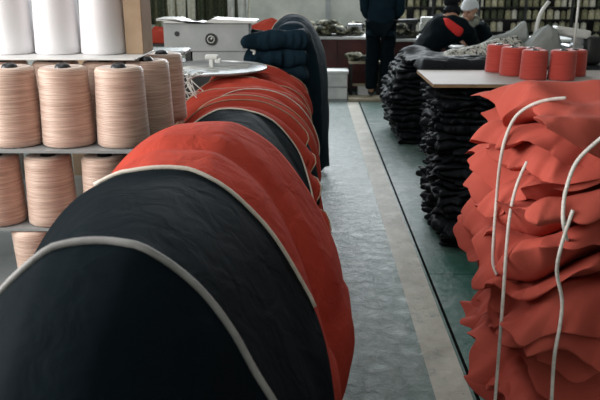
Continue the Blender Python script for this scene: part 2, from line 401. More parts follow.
# big navy heap at the far end of the row
draped('large navy garment draped in a tall heap beyond the red row', 'blue', 5.12, 5.75, 'pipe_cream', seed=31.0, group='navy heap', cx=-0.12, a=0.235, zt=1.195, over=0.06, lift=0.05, fold=0.03, freq=7, pr=0.003, low=0.0, dome=0.25, tuck=0.0, boxy=True)

# ---------------------------------------------------------------- stacked folded garments
def stack(n, z0, z1, rect, mat, labels, group, seed, nx=34, ny=26, lip=0.022, jag=0.035, wave=0.02, pinch=0.35, lean=None, name='folded_garment', bulge=0.0, jf=4.0, corner=0.05, rz=0.0, gap=0.0, sag=0.0, jf2=0.0, damp=None, sharp=0.5):
    """n garments lying on each other; rect(z) gives x0,x1,y0,y1 of the stack at that height"""
    th = (z1-z0)/n; out = []
    def zsurf(i, x, y):
        if i <= 0: return z0
        w = wave*sstep(0, 3, i)*(1 if damp is None else 1-0.75*sstep(n-damp, n, i))
        z = z0 + th*i + w*nz(x*3.1, y*3.1, seed+i*0.16) + w*0.5*nz(x*7.3, y*7.3, seed*2+i*0.3)
        z += pinch*th*nz(x*6+i*5.3, y*6, seed+i*7.7)
        return z
    for i in range(n-1, -1, -1):
        zc = z0 + th*(i+0.5); xa, xb, ya, yb = rect(zc)
        mx, my = (xa+xb)/2, (ya+yb)/2; hx, hy = (xb-xa)/2, (yb-ya)/2
        hx += 0.012*math.sin(i*2.4+seed); hy += 0.012*math.sin(i*1.7+seed*3)
        mx += 0.010*math.sin(i*5.1+seed); my += 0.010*math.cos(i*3.3+seed)
        bm = bmesh.new(); top = []; bot = []
        for a in range(nx+1):
            rt, rb = [], []
            u = -1 + 2*a/nx; u = math.copysign(1-(1-abs(u))**1.5, u)
            for b in range(ny+1):
                v = -1 + 2*b/ny; v = math.copysign(1-(1-abs(v))**1.5, v)
                # rounded rectangle
                k = 0.24
                sx = u*math.sqrt(1-k*v*v*abs(v)); sy = v*math.sqrt(1-k*u*u*abs(u))
                ang = math.atan2(sy, sx); px, py = math.cos(ang), math.sin(ang)
                rim = max(abs(u), abs(v))
                jn = jag*(nz(px*jf+i*3.17, py*jf+seed, i*1.9) + 0.6*abs(nz(px*jf*2.3, py*jf*2.3+i*2.1, seed+3)))
                if corner and abs(u)*abs(v) > 0.6: jn += corner*(0.5+0.5*math.sin(i*4.7+px*3+py*5+seed))*(abs(u)*abs(v)-0.6)/0.4
                x = mx + sx*hx + px*jn*rim**3; y = my + sy*hy + py*jn*rim**3
                d = min((1-abs(u))*hx, (1-abs(v))*hy)      # distance to the rim
                L = lip*(1+0.9*nz(px*3, py*3, i*2.2+seed))
                f = max(0.0, 1-(1-min(1.0, d/L))**2)**sharp
                zt_, zb_ = zsurf(i+1, x, y), zsurf(i, x, y)
                droop = sag*th*(1-min(1, d/(L*3)))**2
                if jf2:   # folded edges that hang over the layer below, in broad tongues
                    tongue = max(0.0, nz(px*2.2+i*9.1, py*2.2, seed+i*4.3)+0.15)
                    droop += jf2*th*tongue*(1-min(1, d/(L*2.2)))**2
                zm = (zt_+zb_)/2 - droop*(1 if i > 0 else 0); h = max(0.002, (zt_-zb_)/2 - gap*th*(1-min(1, d/(L*3))))
                if zb_ <= z0+1e-6: zm = max(zm, z0+h)
                rt.append(bm.verts.new((x-mx, y-my, zm+h*f-zc))); 
                if rim >= 0.9999: rb.append(rt[-1])
                else: rb.append(bm.verts.new((x-mx, y-my, zm-h*f-zc)))
            top.append(rt); bot.append(rb)
        for a in range(nx):
            for b in range(ny):
                bm.faces.new((top[a][b], top[a+1][b], top[a+1][b+1], top[a][b+1]))
                q = (bot[a][b], bot[a][b+1], bot[a+1][b+1], bot[a+1][b])
                if len(set(q)) == 4: 
                    try: bm.faces.new(q)
                    except ValueError: pass
        o = obj(name, bm, mat, None); o.location = (mx, my, zc)
        sm = o.modifiers.new('s', 'SUBSURF'); sm.levels = 1; sm.render_levels = 1
        tag(o, labels(n-1-i, n), 'garment', group); out.append(o)
    return out
# the tied coral red pile close to the camera
def red_rect(z):
    lx = interp([(0, 0.56), (0.28, 0.56), (0.5, 0.515), (0.68, 0.490), (0.95, 0.475), (1.1, 0.485), (1.2, 0.51)], z)
    fy = interp([(0, 1.50), (0.5, 1.46), (0.9, 1.44), (1.25, 1.50)], z)
    return (lx, 1.45, fy, 2.02)
red_pile = stack(22, 0.0, 1.225, red_rect, 'coral', lambda i, n: 'coral red folded garment in the corded pile, ' + place_in_stack(i, n), 'coral red garments in the corded pile', 3.3,
      nx=110, ny=64, lip=0.042, jag=0.070, wave=0.10, pinch=1.0, jf=4.2, corner=0.09, gap=0.36, jf2=2.6, damp=5, sharp=0.72)

def dark_stack(n, z0, z1, rect, where, seed, **kw):
    return stack(n, z0, z1, rect, 'black', lambda i, n: 'black folded garment, %s %s' % (place_in_stack(i, n), where), 'black garments ' + where, seed, **kw)
dark_stack(23, 0, 0.845, lambda z: (interp([(0, 0.80), (0.12, 0.76), (0.3, 0.77), (0.6, 0.80), (0.87, 0.82)], z), 1.40,
      interp([(0, 3.80), (0.12, 3.78), (0.3, 3.95), (0.6, 4.25), (0.87, 4.36)], z), interp([(0, 4.5), (0.9, 4.9)], z)),
      'in the stack under the pale worktable', 5.5, nx=52, ny=36, lip=0.022, jag=0.085, wave=0.05, pinch=0.8, jf=8, corner=0.06, gap=0.12, damp=4)
dark_stack(16, 0, 0.80, lambda z: (interp([(0, 0.88), (0.1, 0.82), (0.35, 0.74), (0.6, 0.80), (0.83, 0.98)], z), 1.46,
      interp([(0, 6.50), (0.3, 6.60), (0.83, 6.9)], z), 7.45),
      'in the leaning stack nearest the standing person', 8.5, nx=40, ny=30, lip=0.025, jag=0.06, wave=0.06, pinch=0.6, jf=6, gap=0.1)
dark_stack(20, 0, 0.86, lambda z: (1.04, 1.30, 6.06, 6.34),
      'in the narrow stack between two larger ones', 12.5, nx=24, ny=20, lip=0.02, jag=0.05, wave=0.02, pinch=0.5, jf=7, gap=0.1)
# navy bundles beside the big navy heap
stack(3, 0.78, 1.15, lambda z: (-0.475, -0.02, 4.98, 5.30), 'blue', lambda i, n: 'dark blue folded bundle beside the grey machine, ' + place_in_stack(i, n) + ' of its pile', 'dark blue folded bundles', 15.5,
      nx=50, ny=30, lip=0.05, jag=0.03, wave=0.05, pinch=0.35, damp=2)
# a stool carries them
t = empty('low_bench', (-0.25, 5.13, 0), 'dark low bench under the dark blue folded bundles', 'bench')
obj('bench_top', box(-0.18, 0.2, -0.13, 0.15, 0.745, 0.78), 'dark', t, False)
for sx in (-0.16, 0.16):
    for sy in (-0.11, 0.12): obj('leg', box(sx-0.015, sx+0.015, sy-0.015, sy+0.015, 0, 0.745), 'dark', t, False)

# cords over the coral pile
trees = []
for o in red_pile:
    vs = [o.location + v.co for v in o.data.vertices]
    trees.append(BVHTree.FromPolygons(vs, [p.vertices[:] for p in o.data.polygons]))
EYE = Vector(cam.location)
def sight(px, py):
    a = (px-300)/700; b = (200-py)/700
    y = math.cos(TH)+b*math.sin(TH); z = -math.sin(TH)+b*math.cos(TH)
    c, s_ = math.cos(PS), math.sin(PS)
    return Vector((a*c-y*s_, a*s_+y*c, z)).normalized()
def cord(track, label, r=0.0042):
    """a cord lying on the face of the pile along the given line of sight points"""
    dirs = [sight(p.x, p.y) for p in smooth_path([(x, y, 0) for x, y in track], 7)]; ds = []
    for d in dirs:
        hs = [h[3] for h in (tr.ray_cast(EYE, d, 4.0) for tr in trees) if h[0] is not None]
        ds.append(min(hs) if hs else None)
    for i in range(len(ds)):
        if ds[i] is None: ds[i] = next((x for x in ds[i::-1] if x), None) or next(x for x in ds[i:] if x)
    # taut: bridges hollows between the folds
    w = [min(ds[max(0, i-6):i+7]) for i in range(len(ds))]
    w = [sum(w[max(0, i-5):i+6])/len(w[max(0, i-5):i+6]) for i in range(len(w))]
    pts = [EYE + d*(x-r*0.9) for d, x in zip(dirs, w)]
    bm = tube(bmesh.new(), pts, r, 8)
    loc = pts[-1].copy(); bmesh.ops.translate(bm, verts=bm.verts[:], vec=-loc)
    o = obj('tie_cord', bm, 'cord', None); o.location = loc
    tag(o, label, 'cord', 'cords tied round the coral red pile')
cord([(566, 98), (548, 100), (530, 106), (515, 118), (505, 140), (500, 165), (497, 195), (494, 235), (493, 262), (497, 275)], 'white cord starting on top of the coral pile and running down its aisle corner')
cord([(527, 162), (517, 185), (510, 215), (506, 255), (503, 300), (499, 350), (494, 415)], 'long white cord hanging free down the aisle corner of the coral pile')
cord([(606, 134), (578, 160), (566, 190), (563, 215), (565, 232), (567, 240)], 'white cord curving over the upper front folds of the coral pile')
cord([(573, 210), (563, 240), (557, 270), (562, 300), (560, 325), (554, 360), (551, 415)], 'white cord running down the lower front folds of the coral pile')

# ---------------------------------------------------------------- thread cones and their rack
def thread_cone(loc, label, r0=0.089, r1=0.080, h=0.262, mat='peach_yarn', group=None, rot=0.0, tip=0.010, name='thread_cone', share={}):
    t = empty(name, loc, label, 'thread cone', group, rot)
    key = (r0, r1, h, mat, tip)
    if key not in share:
        n = 10; prof = [(0.02, 0.0), (r0-0.006, 0.0), (r0, 0.006)]
        prof += [(r0+(r1-r0)*i/n + 0.0003*math.sin(i*2.1), 0.006+(h-0.018)*i/n) for i in range(1, n)]
        prof += [(r1, h-0.012), (r1-0.006, h-0.003), (r1-0.018, h), (0.026, h-0.004)]
        a = obj('yarn', lathe(bmesh.new(), prof, 48), mat, t)
        b = obj('core_tube', lathe(bmesh.new(), [(0.026, 0.001), (0.027, h-0.004), (0.023, h+tip*0.4), (0.016, h+tip), (0.011, h+tip), (0.010, h-0.02), (0, h-0.02)], 24), 'core' if mat != 'white_yarn' else 'whiteplastic', t)
        b['label'] = 'dark plastic core tube' if mat != 'white_yarn' else 'white core tube'
        share[key] = (a, b)
    else:
        for s_ in share[key]:
            c = s_.copy(); C.objects.link(c); c.parent = t
    return t
rack = empty('thread_rack', (-1.2, 2.6, 0), 'grey metal shelf rack holding the peach thread cones', 'rack')
def shelf_mesh(z):
    bm = bmesh.new(); bx(bm, -0.75, 0.665, -0.352, 0.33, z-0.009, z, 0.0)
    es = [e for e in bm.edges if abs(e.verts[0].co.x-e.verts[1].co.x) < 1e-5 and abs(e.verts[0].co.y-e.verts[1].co.y) < 1e-5]
    bmesh.ops.bevel(bm, geom=es, offset=0.05, segments=5, affect='EDGES')
    return bm
for z in (0.96, 0.685, 0.435, 0.14): obj('shelf', shelf_mesh(z-0.002), 'shelfmetal', rack, False)
for (x, y) in ((-0.70, -0.33), (-0.70, 0.29), (0.60, 0.29), (-0.04, 0.29)): obj('post', box(x-0.015, x+0.015, y-0.015, y+0.015, 0, 0.944), 'shelfmetal', rack, False)
pg = 'peach thread cones on the top shelf'
for i, (x, y, lb) in enumerate([(-1.005, 2.355, 'peach thread cone at the front of the top shelf, farthest from the aisle'),
        (-0.826, 2.355, 'peach thread cone in the middle of the front row on the top shelf'),
        (-0.638, 2.355, 'peach thread cone on the rounded front corner of the top shelf'),
        (-1.10, 2.54, 'peach thread cone in the second row, behind the cone farthest from the aisle'),
        (-0.915, 2.54, 'peach thread cone glimpsed between the two front cones farthest from the aisle'),
        (-0.735, 2.54, 'peach thread cone in the second row, mostly hidden behind the front corner cone'),
        (-0.592, 2.56, 'peach thread cone in the second row, half seen past the front corner cone'),
        (-0.585, 2.80, 'peach thread cone at the shelf back, in front of the tan cabinet')]):
    thread_cone((x, y, 0.96), lb, group=pg, rot=i*1.3)
for i, (x, lb) in enumerate([(-1.085, 'peach thread cone on the middle shelf, farthest from the aisle'), (-0.902, 'peach thread cone on the middle shelf, just above the lowest visible cone'), (-0.705, 'peach thread cone on the middle shelf, partly hidden by the red garment')]):
    thread_cone((x, 2.335, 0.685), lb, h=0.24, r0=0.085, r1=0.078, group='peach thread cones on the middle shelf', rot=i*2.0, tip=0.004)
thread_cone((-0.985, 2.31, 0.41), 'pale thread cone on the lower shelf, its top just above the navy garment', h=0.235, r0=0.076, r1=0.084, mat='bone_peach', group=None, tip=0.002) if False else None
thread_cone((-0.965, 2.32, 0.435), 'peach thread cone on the lower shelf, peeping over the near navy garment', h=0.235, r0=0.074, r1=0.084, tip=0.002)
# white cover sheet on the second row and the tall white cones on it
cs = obj('divider_sheet', box(-0.62, 0.52, -0.17, 0.14, 0, 0.006, 0.002), 'whiteplastic', None, False); cs.location = (-1.12, 2.60, 1.233)
tag(cs, 'white divider sheet lying on the peach cones, under the tall white cones', 'sheet')
for i, (x, w) in enumerate([(-1.095, 'farthest from the aisle'), (-0.925, 'the middle one'), (-0.756, 'next to the tan carton')]):
    thread_cone((x, 2.62, 1.2395), 'tall white thread cone on the divider sheet, ' + w, r0=0.084, r1=0.074, h=0.30, mat='white_yarn', group='tall white thread cones', rot=i*1.1, name='white_thread_cone')
t = obj('carton', box(-0.032, 0.032, -0.08, 0.08, 0, 0.30, 0.003), 'card', None, False); t.location = (-0.635, 2.66, 1.2395)
tag(t, 'tan cardboard carton standing upright beside the tall white cones', 'carton')
# tan cabinet with a pale top behind the cones
t = empty('cabinet', (-0.86, 3.36, 0), 'tan cabinet with a pale grey lid, behind the peach cones', 'cabinet')
obj('body', box(-0.26, 0.255, -0.16, -0.01, 0.0, 1.174, 0.004), 'card', t, False)
lid = obj('lid', box(-0.30, 0.30, -0.17, 0.0, 1.175, 1.192, 0.006), 'shelfmetal', t, False); lid['label'] = 'pale grey lid'
obj('handle', tube(bmesh.new(), [(-0.08, -0.175, 0.9), (-0.08, -0.20, 0.9), (0.04, -0.20, 0.9), (0.04, -0.175, 0.9)], 0.005), 'steel', t)

# ---------------------------------------------------------------- oval steel table with the white bracket, loose threads
t = empty('oval_table', (-0.64, 4.38, 0), 'oval steel worktable with a raised rim beside the draped red garments', 'table')
def oval(bm, a, b, z0, z1, n=56):
    r1 = [bm.verts.new((a*math.cos(2*PI*i/n), b*math.sin(2*PI*i/n), z0)) for i in range(n)]
    r2 = [bm.verts.new((a*math.cos(2*PI*i/n), b*math.sin(2*PI*i/n), z1)) for i in range(n)]
    bm.faces.new(r1[::-1]); bm.faces.new(r2)
    for i in range(n): bm.faces.new((r1[i], r1[(i+1) % n], r2[(i+1) % n], r2[i]))
    return bm
bm = oval(bmesh.new(), 0.33, 0.36, 0.968, 0.976); bmesh.ops.translate(bm, verts=bm.verts[:], vec=(0.04, 0, 0)); obj('table_top', bm, 'steel', t, False)
rim = [(0.04+0.33*math.cos(2*PI*i/64), 0.36*math.sin(2*PI*i/64), 0.976) for i in range(65)]
obj('rim', tube(bmesh.new(), rim, 0.007, 8, False), 'steel', t)
obj('post', tube(bmesh.new(), [(-0.22, 0, 0.02), (-0.22, 0, 0.968)], 0.025, 16), 'dark', t)
obj('foot', lathe(bmesh.new(), [(0, 0), (0.11, 0), (0.11, 0.012), (0.03, 0.03), (0, 0.03)], 24, (-0.22, 0, 0)), 'dark', t)
bm = bmesh.new(); bx(bm, 0.02, 0.045, -0.02, 0.02, 0.976, 1.03, 0.004); bx(bm, -0.005, 0.075, -0.025, 0.025, 1.028, 1.055, 0.008); bx(bm, 0.055, 0.09, -0.018, 0.018, 1.005, 1.03, 0.004)
b = obj('bracket', bm, 'machwhite', t, False); b['label'] = 'small white clamp bracket'
bm = bmesh.new()
for k in range(3): tube(bm, smooth_path([(-0.25+0.05*k, -0.12, 0.98), (-0.08, -0.20+0.05*k, 0.995), (0.10, -0.16+0.1*k, 0.983), (0.26, -0.02+0.08*k, 0.982)], 6), 0.0035, 6)
obj('wire', bm, 'machwhite', t)
bm = bmesh.new()
for k in range(17):
    x = -0.80+0.012*k+random.uniform(-.02, .02); y = 4.05+random.uniform(-.12, .1); e = random.uniform(0.03, 0.20)
    tube(bm, smooth_path([(x, y, 0.985), (x-0.03+random.uniform(-.04, .04), y-0.10, 0.965), (x+random.uniform(-.05, .06), y-0.16, 0.955-e*0.6), (x+random.uniform(-.02, .10), y-0.15, 0.93-e), (x+random.uniform(0.02, .18), y-0.18, 0.935-e*0.9)], 5), 0.0030, 5)
o = obj('loose_threads', bm, 'cord', None); tag(o, 'tangle of white threads hanging off the oval steel table', 'threads', kind='stuff')
t = obj('scissors_handle', tube(bmesh.new(), smooth_path([(-0.50, 3.18, 0.94), (-0.53, 3.17, 0.965), (-0.515, 3.16, 0.985), (-0.49, 3.17, 0.97)], 6), 0.006, 8), 'machwhite', None) if False else None

# ---------------------------------------------------------------- grey sewing machine on its stand
t = empty('sewing_machine', (-0.74, 5.15, 0), 'grey flat-sided sewing machine head standing behind the oval steel table', 'machine')
bm = bmesh.new(); bx(bm, -0.29, 0.315, -0.11, 0.11, 1.008, 1.205, 0.008); obj('head', bm, 'machine', t, False)
bm = bmesh.new(); bx(bm, -0.095, 0.29, -0.10, 0.12, 0.93, 1.007, 0.006); obj('bed', bm, 'machine', t, False)
obj('stand', box(-0.24, 0.27, -0.10, 0.20, 0.0, 0.929, 0.006), 'dark', t, False)
prof = [(-0.33, 1.222), (-0.33, 1.236), (-0.19, 1.236), (-0.10, 1.205), (-0.05, 1.212), (-0.01, 1.206), (0.06, 1.236), (0.37, 1.222), (0.37, 1.207), (0.08, 1.2065), (-0.28, 1.2065), (-0.28, 1.222)]
tp = obj('top_cover', prism(bmesh.new(), prof, -0.14, 0.14), 'machwhite', t, False); tp['label'] = 'white bent top plate'
def disc_part(name, x, z, r, mat, ydepth, par, label=None):
    bm = lathe(bmesh.new(), [(0, 0), (r, 0), (r, ydepth), (0, ydepth)], 24)
    bmesh.ops.rotate(bm, verts=bm.verts[:], matrix=Matrix.Rotation(PI/2, 3, 'X')); bmesh.ops.translate(bm, verts=bm.verts[:], vec=(x, -0.110, z))
    o = obj(name, bm, mat, par, False)
    if label: o['label'] = label
    return o
disc_part('port', -0.195, 1.132, 0.018, 'dark', 0.004, t, 'round black port')
dl = disc_part('dial', 0.045, 1.095, 0.042, 'dark', 0.010, t, 'large round black dial')
bm = bmesh.new()
ring = [(0.045+0.024*math.cos(a*PI/8), -0.123, 1.095+0.024*math.sin(a*PI/8)) for a in range(17)]
tube(bm, ring, 0.003, 6, False); tube(bm, [(0.045, -0.123, 1.095), (0.056, -0.123, 1.108)], 0.007, 6)
obj('dial_ring', bm, 'machwhite', dl)
disc_part('screw', 0.278, 1.045, 0.015, 'dark', 0.004, t, 'round black screw head')
lv = obj('lever', tube(bmesh.new(), smooth_path([(0.33, -0.13, 0.955), (0.345, -0.14, 0.99), (0.35, -0.13, 1.015), (0.325, -0.115, 1.02)], 5), 0.011, 10), 'machwhite', t)
obj('side_bracket', box(-0.145, -0.105, -0.10, 0.05, 0.90, 1.007), 'dark', t, False)

# ---------------------------------------------------------------- pale worktable, coral cones
def table(name, label, x0, x1, y0, y1, z, top, legmat='shelfmetal', th=0.022, edge=None, inset=0.06):
    t = empty(name, ((x0+x1)/2, (y0+y1)/2, 0), label, 'table'); hx, hy = (x1-x0)/2, (y1-y0)/2
    obj('table_top', box(-hx, hx, -hy, hy, z-(th*0.25 if edge else th), z, 0.0015), top, t, False)
    if edge:
        e = obj('edge_band', box(-hx, hx, -hy, hy, z-th, z-th*0.25-0.0005), edge, t, False); e['label'] = 'raw wooden edge'
    for sx, sy in ((-1, -1), (-1, 1), (1, -1), (1, 1)):
        if name == 'worktable' and sx < 0: cx_, cy_ = -hx+0.85, sy*(hy-0.05)
        else: cx_, cy_ = sx*(hx-inset), sy*(hy-inset)
        obj('leg', box(cx_-0.02, cx_+0.02, cy_-0.02, cy_+0.02, 0, z-th), legmat, t, False)
    return t
table('worktable', 'pale laminate worktable with a raw wooden edge carrying the coral cones', 0.755, 2.9, 4.29, 4.98, 0.89, 'laminate', edge='woodedge')
for i, (px, y, w) in enumerate([(1.296, 4.90, 'outermost and farthest back, near the table corner'), (1.345, 4.71, 'second from the table corner'), (1.425, 4.52, 'largest in view, closest to the table front'), (1.598, 4.50, 'half hidden in shade behind the coral pile')]):
    thread_cone((px, y, 0.89), 'coral red thread cone on the pale worktable, ' + w, r0=0.084, r1=0.080, h=0.185, mat='red_yarn', group='coral thread cones', rot=i, tip=0.004)
for i, (x, y, w) in enumerate([(1.49, 4.82, 'flat coral cone behind the second upright one'), (1.74, 4.70, 'low coral cone behind the shaded one')]):
    thread_cone((x, y, 0.89), w + ' on the pale worktable', r0=0.084, r1=0.080, h=0.17, mat='red_yarn', group='coral thread cones', rot=i, tip=0.003)
# second table with the dark roll, speckled cloth, covered machines
table('machine_table', 'dark sewing table behind the pale worktable, under the covered machines', 0.90, 3.6, 5.10, 5.98, 0.87, 'black', 'dark', inset=0.35)
def lump(name, prof, y0, y1, mat, label, cat, zbase, seed, amp=0.012, nx=70, ny=24, loc=(0, 0), group=None, edgep=0.45):
    """cloth thrown over something: height profile along x, rounded off across y"""
    bm = bmesh.new(); xs0, xs1 = prof[0][0], prof[-1][0]; g = []; mx = (xs0+xs1)/2; my = (y0+y1)/2
    for i in range(nx+1):
        x = xs0+(xs1-xs0)*i/nx; h = interp(prof, x); r = []
        for j in range(ny+1):
            v = -1+2*j/ny; f = max(0.0, 1-abs(v)**3.2)**edgep
            z = zbase + max(0.004, h*f) + (amp*nz(x*14, v*3, seed)+amp*0.8*nz(x*5+v*4, v*5, seed+4))*min(1, h*f*12)
            y = my + (y1-y0)/2*v + 0.015*nz(x*6, v*2, seed+9)
            r.append(bm.verts.new((x-mx, y-my, z)))
        g.append(r)
    for A, B in zip(g, g[1:]):
        for j in range(ny): bm.faces.new((A[j], B[j], B[j+1], A[j+1]))
    rim = [v for v in bm.verts if v.is_boundary]
    ext = bmesh.ops.extrude_edge_only(bm, edges=[e for e in bm.edges if e.is_boundary])
    for v in [x for x in ext['geom'] if isinstance(x, bmesh.types.BMVert)]: v.co.z = zbase
    bmesh.ops.holes_fill(bm, edges=[e for e in bm.edges if e.is_boundary], sides=0)
    o = obj(name, bm, mat, None); o.location = (mx, my, 0)
    return tag(o, label, cat, group)
lump('fabric_roll', [(0.79, 0.02), (0.81, 0.085), (1.1, 0.085), (1.4, 0.085), (1.62, 0.08), (1.66, 0.03)], 5.04, 5.40, 'black', 'long black roll of cloth along the edge of the sewing table', 'cloth', 0.872, 2.0)
lump('speckled_cloth', [(1.02, 0.02), (1.06, 0.09), (1.25, 0.13), (1.45, 0.19), (1.60, 0.21), (1.66, 0.12)], 5.42, 5.66, 'speckled', 'speckled grey cloth heaped beside the grey machine covers', 'cloth', 0.872, 6.0)
lump('dust_cover', [(1.37, 0.03), (1.42, 0.14), (1.50, 0.19), (1.58, 0.205), (1.66, 0.25), (1.72, 0.31), (1.75, 0.20), (1.78, 0.03)], 5.69, 5.93, 'greycover', 'smaller grey dust cover over a machine, sloping up to an upright pale tube', 'cover', 0.872, 9.0, edgep=0.35)
lump('dust_cover', [(1.46, 0.02), (1.52, 0.08), (1.66, 0.15), (1.76, 0.26), (1.81, 0.295), (1.86, 0.27), (1.89, 0.20), (1.92, 0.03)], 5.36, 5.66, 'greycover', 'larger grey dust cover over a machine, behind the coral cones', 'cover', 0.872, 13.0, edgep=0.35)
t = obj('upright_tube', tube(bmesh.new(), smooth_path([(0, 0, 0), (0.005, 0, 0.2), (0.03, 0, 0.36), (0.09, 0, 0.46)], 6), 0.016, 12), 'machwhite', None); t.location = (1.81, 5.80, 0.872)
tag(t, 'pale bent tube standing up behind the grey dust covers', 'tube')
# silver machine beside the covers
t = empty('overlock_machine', (2.03, 5.54, 0.872), 'silver overlock machine with a black flank, next to the larger dust cover', 'machine')
bm = bmesh.new(); bx(bm, -0.09, 0.06, -0.12, 0.12, 0, 0.06, 0.01); bx(bm, -0.06, 0.05, -0.10, 0.10, 0.06, 0.15, 0.012); obj('body', bm, 'steel', t, False)
R = Matrix.Translation((-0.02, 0, 0.235)) @ Matrix.Rotation(math.radians(8), 4, 'Y')
bm = bmesh.new(); bx(bm, -0.14, 0.13, -0.06, 0.06, -0.03, 0.035, 0.014, rot=R); obj('arm', bm, 'machwhite', t, False)
obj('neck', box(0.0, 0.055, -0.05, 0.05, 0.14, 0.22, 0.01), 'steel', t, False)
obj('motor_cover', box(0.075, 0.20, -0.10, 0.12, 0, 0.21, 0.03), 'dark', t, True)
for k in range(3): obj('tension_knob', lathe(bmesh.new(), [(0, -0.015), (0.014, -0.012), (0.014, 0.012), (0, 0.015)], 12, (-0.05+0.045*k, -0.112, 0.10)), 'machwhite', t)
t = empty('thread_stand', (1.95, 5.30, 0.872), 'white vertical thread stand pole in front of the silver machine', 'stand')
obj('pole', tube(bmesh.new(), [(0, 0, 0.01), (0, 0, 0.62)], 0.0085, 10), 'machwhite', t)
obj('foot', lathe(bmesh.new(), [(0, 0), (0.035, 0), (0.03, 0.012), (0, 0.014)], 20), 'machwhite', t)
obj('cross_arm', tube(bmesh.new(), [(-0.12, 0, 0.60), (0.12, 0, 0.60)], 0.006, 8), 'machwhite', t)
t = obj('tray', box(-0.30, 0.30, -0.13, 0.13, 0, 0.045, 0.006), 'machwhite', None, False); t.location = (2.78, 5.38, 0.872); tag(t, 'white flat tray on the sewing table, past the silver machine', 'tray')
t = obj('black_case', box(-0.16, 0.22, -0.11, 0.11, 0, 0.09, 0.01), 'dark', None, False); t.location = (2.50, 4.70, 0.89); tag(t, 'low black case on the pale worktable behind the coral pile', 'case')

# ---------------------------------------------------------------- back counter and what stands on it
def counter(label, x0, x1, y0, y1, z):
    t = empty('counter', ((x0+x1)/2, (y0+y1)/2, 0), label, 'counter'); hx, hy = (x1-x0)/2, (y1-y0)/2
    tp = obj('counter_top', box(-hx-0.02, hx+0.02, -hy-0.03, hy, z-0.035, z, 0.004), 'counterwhite', t, False); tp['label'] = 'worn white top'
    n = max(1, round((x1-x0)/0.62))
    for i in range(n):
        a = -hx+2*hx*i/n; obj('panel', box(a+0.004, a+2*hx/n-0.004, -hy, -hy+0.02, 0.06, z-0.036), 'maroon', t, False)
    obj('frame', box(-hx, hx, -hy+0.021, hy-0.01, 0.0, z-0.036), 'dark', t, False)
    return t
counter('long maroon counter with a worn white top, behind the standing person', -0.9, 1.02, 9.78, 10.35, 0.75)
counter('shorter maroon counter with a white top, past the standing person', 1.10, 3.6, 9.78, 10.35, 0.72)
def scraps(label, x0, x1, y0, y1, z, n, hmax, seed):
    rnd = random.Random(seed); bm = bmesh.new()
    for _ in range(n):
        x = rnd.uniform(x0, x1); y = rnd.uniform(y0, y1); s = rnd.uniform(0.03, 0.085)
        f = hmax*(0.4+0.6*abs(math.sin((x-x0)*5+seed))); zz = z+s*0.5+rnd.uniform(0, f)
        r = bmesh.ops.create_icosphere(bm, subdivisions=2, radius=s)
        m = Matrix.Translation((x, y, zz)) @ Matrix.Rotation(rnd.uniform(0, 6), 4, 'Z') @ Matrix.Rotation(rnd.uniform(-.5, .5), 4, 'X') @ Matrix.Diagonal((1.4, 1, 0.55, 1))
        for v in r['verts']: v.co = m @ (v.co*(1+0.6*nz(v.co.x*30+x*9, v.co.y*30, v.co.z*30+y)))
        for v in r['verts']: v.co.z = max(v.co.z, z+0.001)
    o = obj('fabric_scraps', bm, 'scraps', None); return tag(o, label, 'scraps', kind='stuff')
scraps('mossy dark heap of fabric scraps on the long maroon counter', -0.75, 0.72, 9.84, 10.3, 0.75, 150, 0.14, 3)
scraps('dark heap of fabric scraps on the shorter counter beside the standing person', 1.14, 1.42, 9.84, 10.3, 0.72, 45, 0.17, 8)
def small_machine(loc, label, mat, s=1.0, rz=0.0):
    t = empty('sewing_machine', loc, label, 'machine', None, rz)
    obj('base', box(-0.17*s, 0.17*s, -0.08*s, 0.08*s, 0, 0.045*s, 0.008), mat, t, False)
    obj('column', box(0.08*s, 0.165*s, -0.06*s, 0.06*s, 0.045*s, 0.20*s, 0.012), mat, t, False)
    obj('arm', box(-0.16*s, 0.165*s, -0.055*s, 0.055*s, 0.19*s, 0.27*s, 0.02), mat, t, False)
    obj('needle_head', box(-0.165*s, -0.11*s, -0.05*s, 0.05*s, 0.09*s, 0.192*s, 0.008), mat, t, False)
    obj('hand_wheel', tube(bmesh.new(), [(0.17*s, 0, 0.23*s), (0.195*s, 0, 0.23*s)], 0.05*s, 18), 'dark', t)
small_machine((1.70, 10.0, 0.72), 'white sewing machine on the shorter maroon counter, behind the leaning worker', 'machwhite', 1.05)
small_machine((2.28, 10.15, 0.72), 'second white sewing machine, farther along the shorter counter', 'machwhite', 0.8)
small_machine((0.62, 9.93, 0.75), 'silver sewing machine on the long counter, at the elbow of the standing person', 'steel', 0.62)
small_machine((1.30, 9.92, 0.72), 'black sewing machine among scraps beside the standing person', 'dark', 0.95, 0.4)
# things at the counter's foot
t = empty('storage_crate', (0.36, 9.25, 0), 'pale grey plastic crate with a lid on the floor beside the navy heap', 'crate')
obj('body', box(-0.16, 0.13, -0.13, 0.15, 0, 0.33, 0.008), 'counterwhite', t, False); obj('lid', box(-0.175, 0.145, -0.145, 0.165, 0.331, 0.37, 0.008), 'counterwhite', t, False)
obj('band', box(-0.165, 0.135, -0.136, 0.155, 0.15, 0.17), 'shelfmetal', t, False)
t = empty('low_stool', (0.76, 9.45, 0), 'low wooden stool behind the legs of the standing person', 'stool')
obj('seat', box(-0.24, 0.20, -0.10, 0.12, 0.43, 0.465, 0.006), 'wood', t, False)
for sx in (-0.21, 0.17):
    for sy in (-0.08, 0.10): obj('leg', box(sx-0.018, sx+0.018, sy-0.018, sy+0.018, 0, 0.43), 'dark', t, False)
obj('stretcher', box(-0.21, 0.17, -0.085, -0.065, 0.14, 0.17), 'wood', t, False)
scraps('olive fabric scraps piled on the low wooden stool', 0.56, 0.92, 9.38, 9.54, 0.465, 14, 0.02, 5)
